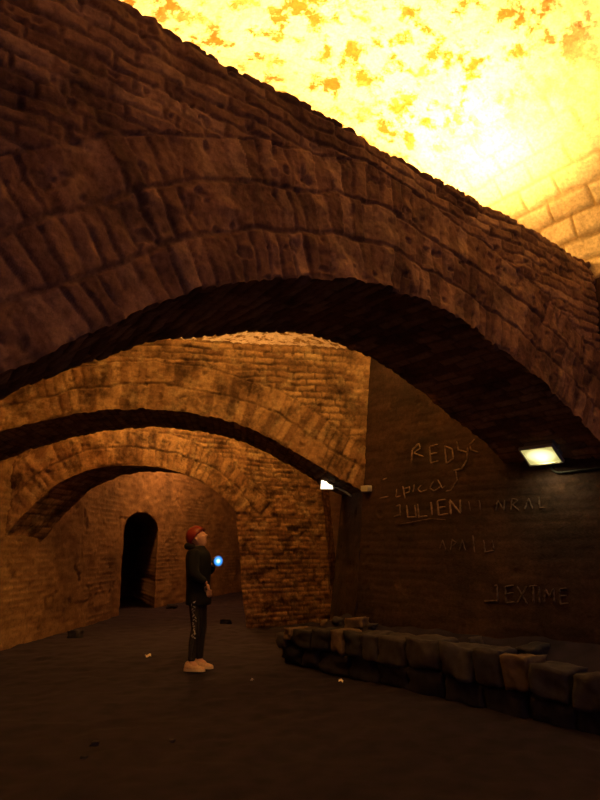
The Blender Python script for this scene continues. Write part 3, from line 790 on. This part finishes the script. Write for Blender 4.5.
jm = [loft([tuple(q) for q in torso]), skin_mesh([(-.02, -.10, 1.325)]+jp[6:9], [(0, 1), (1, 2), (2, 3)], [.085]+jr[6:9], 2, 0), skin_mesh([(-.02, .10, 1.325)]+jp[9:], [(0, 1), (1, 2), (2, 3)], [.085]+jr[9:], 2, 0)]
jo = link_mesh('jacket', remesh(merge(jm), .008, 8), M_jacket, pr)
bm = bmesh.new(); hp = []
for k in range(21):
    a_ = math.radians(75+210*k/20); hp.append(Vector((-.055+.105*math.cos(a_), .098*math.sin(a_), 1.405+.018*math.cos(a_)*-1)))
tube_bm(bm, hp, .044, 14, [.35+.65*math.sin(math.pi*(k+1.5)/23)**.6 for k in range(21)])
from_bm('hood', bm, M_jacket, pr, True)
lm = []
for H_, K_, A_ in ((R_HIP, R_KN, R_AN), (L_HIP, L_KN, L_AN)):
    H_, K_, A_ = Vector(H_), Vector(K_), Vector(A_)
    lm.append(skin_mesh([Vector((0, 0, .9)), H_, H_.lerp(K_, .5), K_, K_.lerp(A_, .35)+Vector((-.012, 0, 0)), A_], [(0, 1), (1, 2), (2, 3), (3, 4), (4, 5)], [.10, .098, .082, .064, .062, .045], 2))
link_mesh('leggings', remesh(merge(lm), .008, 2), M_legs, pr)
lg = bpy.data.objects['leggings']
# pale side stripe with print down the camera-side leg
def leg_pt(f):
    H_, K_, A_ = Vector(R_HIP), Vector(R_KN), Vector(R_AN)
    return H_.lerp(K_, f*2) if f < .5 else K_.lerp(A_, f*2-1)
def leg_r(f): return float(np.interp(f, [0, .25, .5, .67, 1.], [.095, .082, .064, .062, .047]))
bm = bmesh.new(); prev = None
for k in range(40):
    f = .08+.86*k/39; c = leg_pt(f); r = leg_r(f)
    row = [bm.verts.new(c+Vector((math.sin(a)*r*1.02+(-.012 if .5 < f < .9 else 0), -math.cos(a)*r*1.02, 0))) for a in np.linspace(-.32, .42, 6)]
    if prev:
        for j in range(5): bm.faces.new((prev[j], prev[j+1], row[j+1], row[j]))
    prev = row
bmesh.ops.solidify(bm, geom=bm.faces[:], thickness=-.006)
st = from_bm('side_stripe', bm, M_stripe, lg, True); st['label'] = 'grey stripe down the outer leg'
bm = bmesh.new()
rp = random.Random(5)
for k in range(13):
    f = .12+.50*k/12; c = leg_pt(f); r = leg_r(f)*1.10
    for _ in range(2):
        a0 = rp.uniform(-.2, .2); a1 = a0+rp.uniform(-.25, .3); dz = rp.uniform(-.028, .028)
        q = [c+Vector((math.sin(a)*r, -math.cos(a)*r, z)) for a, z in ((a0, 0), ((a0+a1)/2, dz*.6), (a1, dz))]
        tube_bm(bm, q, .0065 if k > 6 else .0045, 5)
o = from_bm('leg_print', bm, M_print, lg); o['label'] = 'pale broken print on the leg stripe'
# helmet
bm = bmesh.new(); bmesh.ops.create_uvsphere(bm, u_segments=48, v_segments=32, radius=1.)
kill = [v for v in bm.verts if v.co.z < -.30-.75*max(0, -v.co.x)+.42*max(0, v.co.x)]
bmesh.ops.delete(bm, geom=kill, context='VERTS')
for v in bm.verts:
    x, y, z = v.co; ridge = .004*math.cos(y*9) if z > .2 else 0
    v.co = (x*.132-.014, y*.103, z*(.122+ridge)+.038)
bmesh.ops.solidify(bm, geom=bm.faces[:], thickness=.008)
rot = Matrix.Rotation(TILT, 3, 'Y')
bmesh.ops.rotate(bm, verts=bm.verts, cent=(0, 0, 0), matrix=rot); bmesh.ops.translate(bm, verts=bm.verts, vec=HEADC)
hel = from_bm('helmet', bm, M_helm, pr, True)
bm = bmesh.new()                                             # short peak over the brow and a rim
N_ = 17; rows = []
for k in range(N_):
    a = -1.05+2.1*k/(N_-1); c_, s_ = math.cos(a), math.sin(a)
    rows.append([bm.verts.new((c_*.126-.014, s_*.099, .070)), bm.verts.new((c_*.152-.014, s_*.103, .064))])
for k in range(N_-1): bm.faces.new((rows[k][0], rows[k][1], rows[k+1][1], rows[k+1][0]))
bmesh.ops.solidify(bm, geom=bm.faces[:], thickness=.006)
bmesh.ops.rotate(bm, verts=bm.verts, cent=(0, 0, 0), matrix=rot); bmesh.ops.translate(bm, verts=bm.verts, vec=HEADC)
from_bm('peak', bm, M_helm, hel, True)
# hair at the nape
link_mesh('hair', skin_mesh([HEADC+rot @ Vector((-.06, 0, .0)), HEADC+rot @ Vector((-.078, 0, -.06)), HEADC+rot @ Vector((-.07, 0, -.12))], [(0, 1), (1, 2)], [(.06, .05), (.055, .03), (.03, .02)], 2), M_hair, pr)
# trainers
for (A_, nm_) in ((R_AN, 'trainer'), (L_AN, 'trainer')):
    a = Vector(A_)
    bm = bmesh.new(); rings = []
    for x_, hw, ht in smooth_curve([(-.078, .022, .052), (-.066, .036, .092), (-.03, .041, .112), (.01, .043, .104), (.05, .045, .08), (.10, .047, .06), (.14, .041, .05), (.168, .022, .038)], 4):
        rings.append([bm.verts.new((a.x+x_, a.y+hw*math.cos(t_), .016+(ht-.016)*max(0, math.sin(t_))**.75)) for t_ in np.linspace(0, math.pi, 15)])
    for i in range(len(rings)-1):
        for k in range(14): bm.faces.new((rings[i][k], rings[i][k+1], rings[i+1][k+1], rings[i+1][k]))
        bm.faces.new((rings[i][14], rings[i][0], rings[i+1][0], rings[i+1][14]))
    bm.faces.new(rings[0]); bm.faces.new(rings[-1][::-1]); bmesh.ops.recalc_face_normals(bm, faces=bm.faces[:])
    sh = from_bm(nm_, bm, M_shoe, pr, True)
    out = smooth_curve([(-.085, .0), (-.076, .03), (-.03, .046), (.02, .046), (.08, .051), (.13, .048), (.162, .03), (.178, .0)], 5)
    out = [(x_, y_) for x_, y_ in out]+[(x_, -y_) for x_, y_ in out[::-1][1:-1]]
    bm = bmesh.new(); lo = [bm.verts.new((a.x+x_, a.y+y_, 0)) for x_, y_ in out]; hi = [bm.verts.new((a.x+x_, a.y+y_, .026)) for x_, y_ in out]
    for k in range(len(out)): bm.faces.new((lo[k], lo[(k+1) % len(out)], hi[(k+1) % len(out)], hi[k]))
    bm.faces.new(lo[::-1]); bm.faces.new(hi); bmesh.ops.recalc_face_normals(bm, faces=bm.faces[:])
    from_bm('sole', bm, M_sole, sh)
# torch in the raised hand
bpy.context.view_layer.update()
lw_ = pr.matrix_world @ (Vector(L_WR)+Vector((.72, -.62, .28)).normalized()*.085+Vector((-.02, -.045, .0))*.6)
tgt = at_depth(217, 560, lw_.y)
tor = empty('torch', (lw_.x, lw_.y, lw_.z)); tag(tor, 'torch with a glaring blue white beam held in the raised hand', 'torch')
axis = Vector((.55, -.83, .02)).normalized()
q_ = axis.to_track_quat('Z', 'Y'); tor.rotation_mode = 'QUATERNION'; tor.rotation_quaternion = q_
def lathe(prof, seg=32):
    bm = bmesh.new(); rings = [[bm.verts.new((r*math.cos(2*math.pi*k/seg), r*math.sin(2*math.pi*k/seg), z)) for k in range(seg)] for r, z in prof]
    for i in range(len(rings)-1):
        for k in range(seg): bm.faces.new((rings[i][k], rings[i][(k+1) % seg], rings[i+1][(k+1) % seg], rings[i+1][k]))
    bm.faces.new(rings[0][::-1]); bm.faces.new(rings[-1]); return bm
from_bm('barrel', lathe([(.013, -.07), (.015, -.065), (.015, .02), (.016, .022)]), M_torch, tor, True)
from_bm('head', lathe([(.016, .022), (.030, .05), (.062, .066), (.065, .092), (.062, .092), (.062, .086)]), M_torch, tor, True)  # head widened to carry the painted halo
mb, nt, b = new_mat('torch_lens')
tc = nt.nodes.new('ShaderNodeTexCoord'); ln = nt.nodes.new('ShaderNodeVectorMath'); ln.operation = 'LENGTH'
sepx = nt.nodes.new('ShaderNodeVectorMath'); sepx.operation = 'MULTIPLY'; sepx.inputs[1].default_value = (1, 1, 0)
nt.links.new(tc.outputs['Object'], sepx.inputs[0]); nt.links.new(sepx.outputs[0], ln.inputs[0])
mr = nt.nodes.new('ShaderNodeMapRange'); mr.inputs['From Max'].default_value = .062; nt.links.new(ln.outputs['Value'], mr.inputs['Value'])
rp_ = nt.nodes.new('ShaderNodeValToRGB'); e = rp_.color_ramp.elements
e[0].position = .15; e[0].color = (.75, 1., 1., 1); e[1].position = 1.; e[1].color = (.0, .03, .20, 1)  # blue rim paints the halo of the glare into the lens
x_ = e.new(.5); x_.color = (.06, .38, .95, 1)
nt.links.new(mr.outputs['Result'], rp_.inputs['Fac']); nt.links.new(rp_.outputs['Color'], b.inputs['Emission Color']); b.inputs['Emission Strength'].default_value = 1.6
b.inputs['Base Color'].default_value = (.05, .05, .06, 1)
from_bm('lens', lathe([(.0005, .0875), (.062, .0875), (.062, .089), (.030, .0905), (.0005, .091)], 40), mb, tor, True)

# ------------------------------------------------------------------ light
def point(name, loc, power, col, rad=.12):
    d = bpy.data.lights.new(name, 'POINT'); d.energy = power; d.color = col; d.shadow_soft_size = rad
    o = bpy.data.objects.new(name, d); COL.objects.link(o); o.location = Vector([float(c) for c in loc]); return o
WARM = (1., .50, .13)
def spot(name, loc, dirv, power, col, ang, rad=.06):
    d = bpy.data.lights.new(name, 'SPOT'); d.energy = power; d.color = col; d.spot_size = math.radians(ang); d.spot_blend = 1.; d.shadow_soft_size = rad
    o = bpy.data.objects.new(name, d); COL.objects.link(o); o.location = Vector([float(c) for c in loc])
    o.rotation_euler = Vector([float(c) for c in dirv]).to_track_quat('-Z', 'Y').to_euler(); return o
WARM = (1., .62, .17)
spot('uplighter_near', tu(4.35, 3.3)+Z*4.42, Z+T*.04-U*.08, 1150, WARM, 150, .1)
point('uplighter_near_spill', tu(4.2, 3.35)+Z*4.42, 80, WARM, .1)
spot('uplighter_near_second', tu(2.6, 3.5)+Z*4.5, Z+U*.2, 800, WARM, 160, .12)
pm = P2-D2*2.2+V2*.6; spot('uplighter_middle', pm+Z*4.5, Z+V2*.3, 3000, (1., .56, .15), 140, .12)
point('uplighter_middle_spill', pm+Z*4.5, 125, (1., .56, .15), .1)
point('uplighter_far', np.array([-2.5, 15.2, 4.5]), 330, (1., .42, .12), .12)
spot('fill_behind_camera', tu(4.4, -3.2)+Z*4.4, Z+U*.5, 740, (1., .52, .14), 150, .12)  # added fill behind the camera, bounces warm light onto the near arch
spot('floodlight_glow', l1+n1_*.04, n1_-nw*.9, 12, (1., .82, .35), 160)
d2_ = np.array([-.25, -.75, -.6]); spot('white_floodlight_glow', l2+d2_*.06, d2_, 1.5, (1., .6, .25), 150)
spot('torch_beam', np.array(lw_)+np.array(axis)*.12, axis, .2, (.25, .6, 1.), 60, .03)

w = bpy.data.worlds.new('world'); SC.world = w; w.use_nodes = True
bg = w.node_tree.nodes['Background']; bg.inputs['Color'].default_value = (.5, .38, .75, 1); bg.inputs['Strength'].default_value = .26
SC.view_settings.view_transform = 'Standard'; SC.view_settings.look = 'None'
SC.view_settings.gamma = 1; SC.view_settings.use_curve_mapping = False
SC.view_settings.exposure = 0.
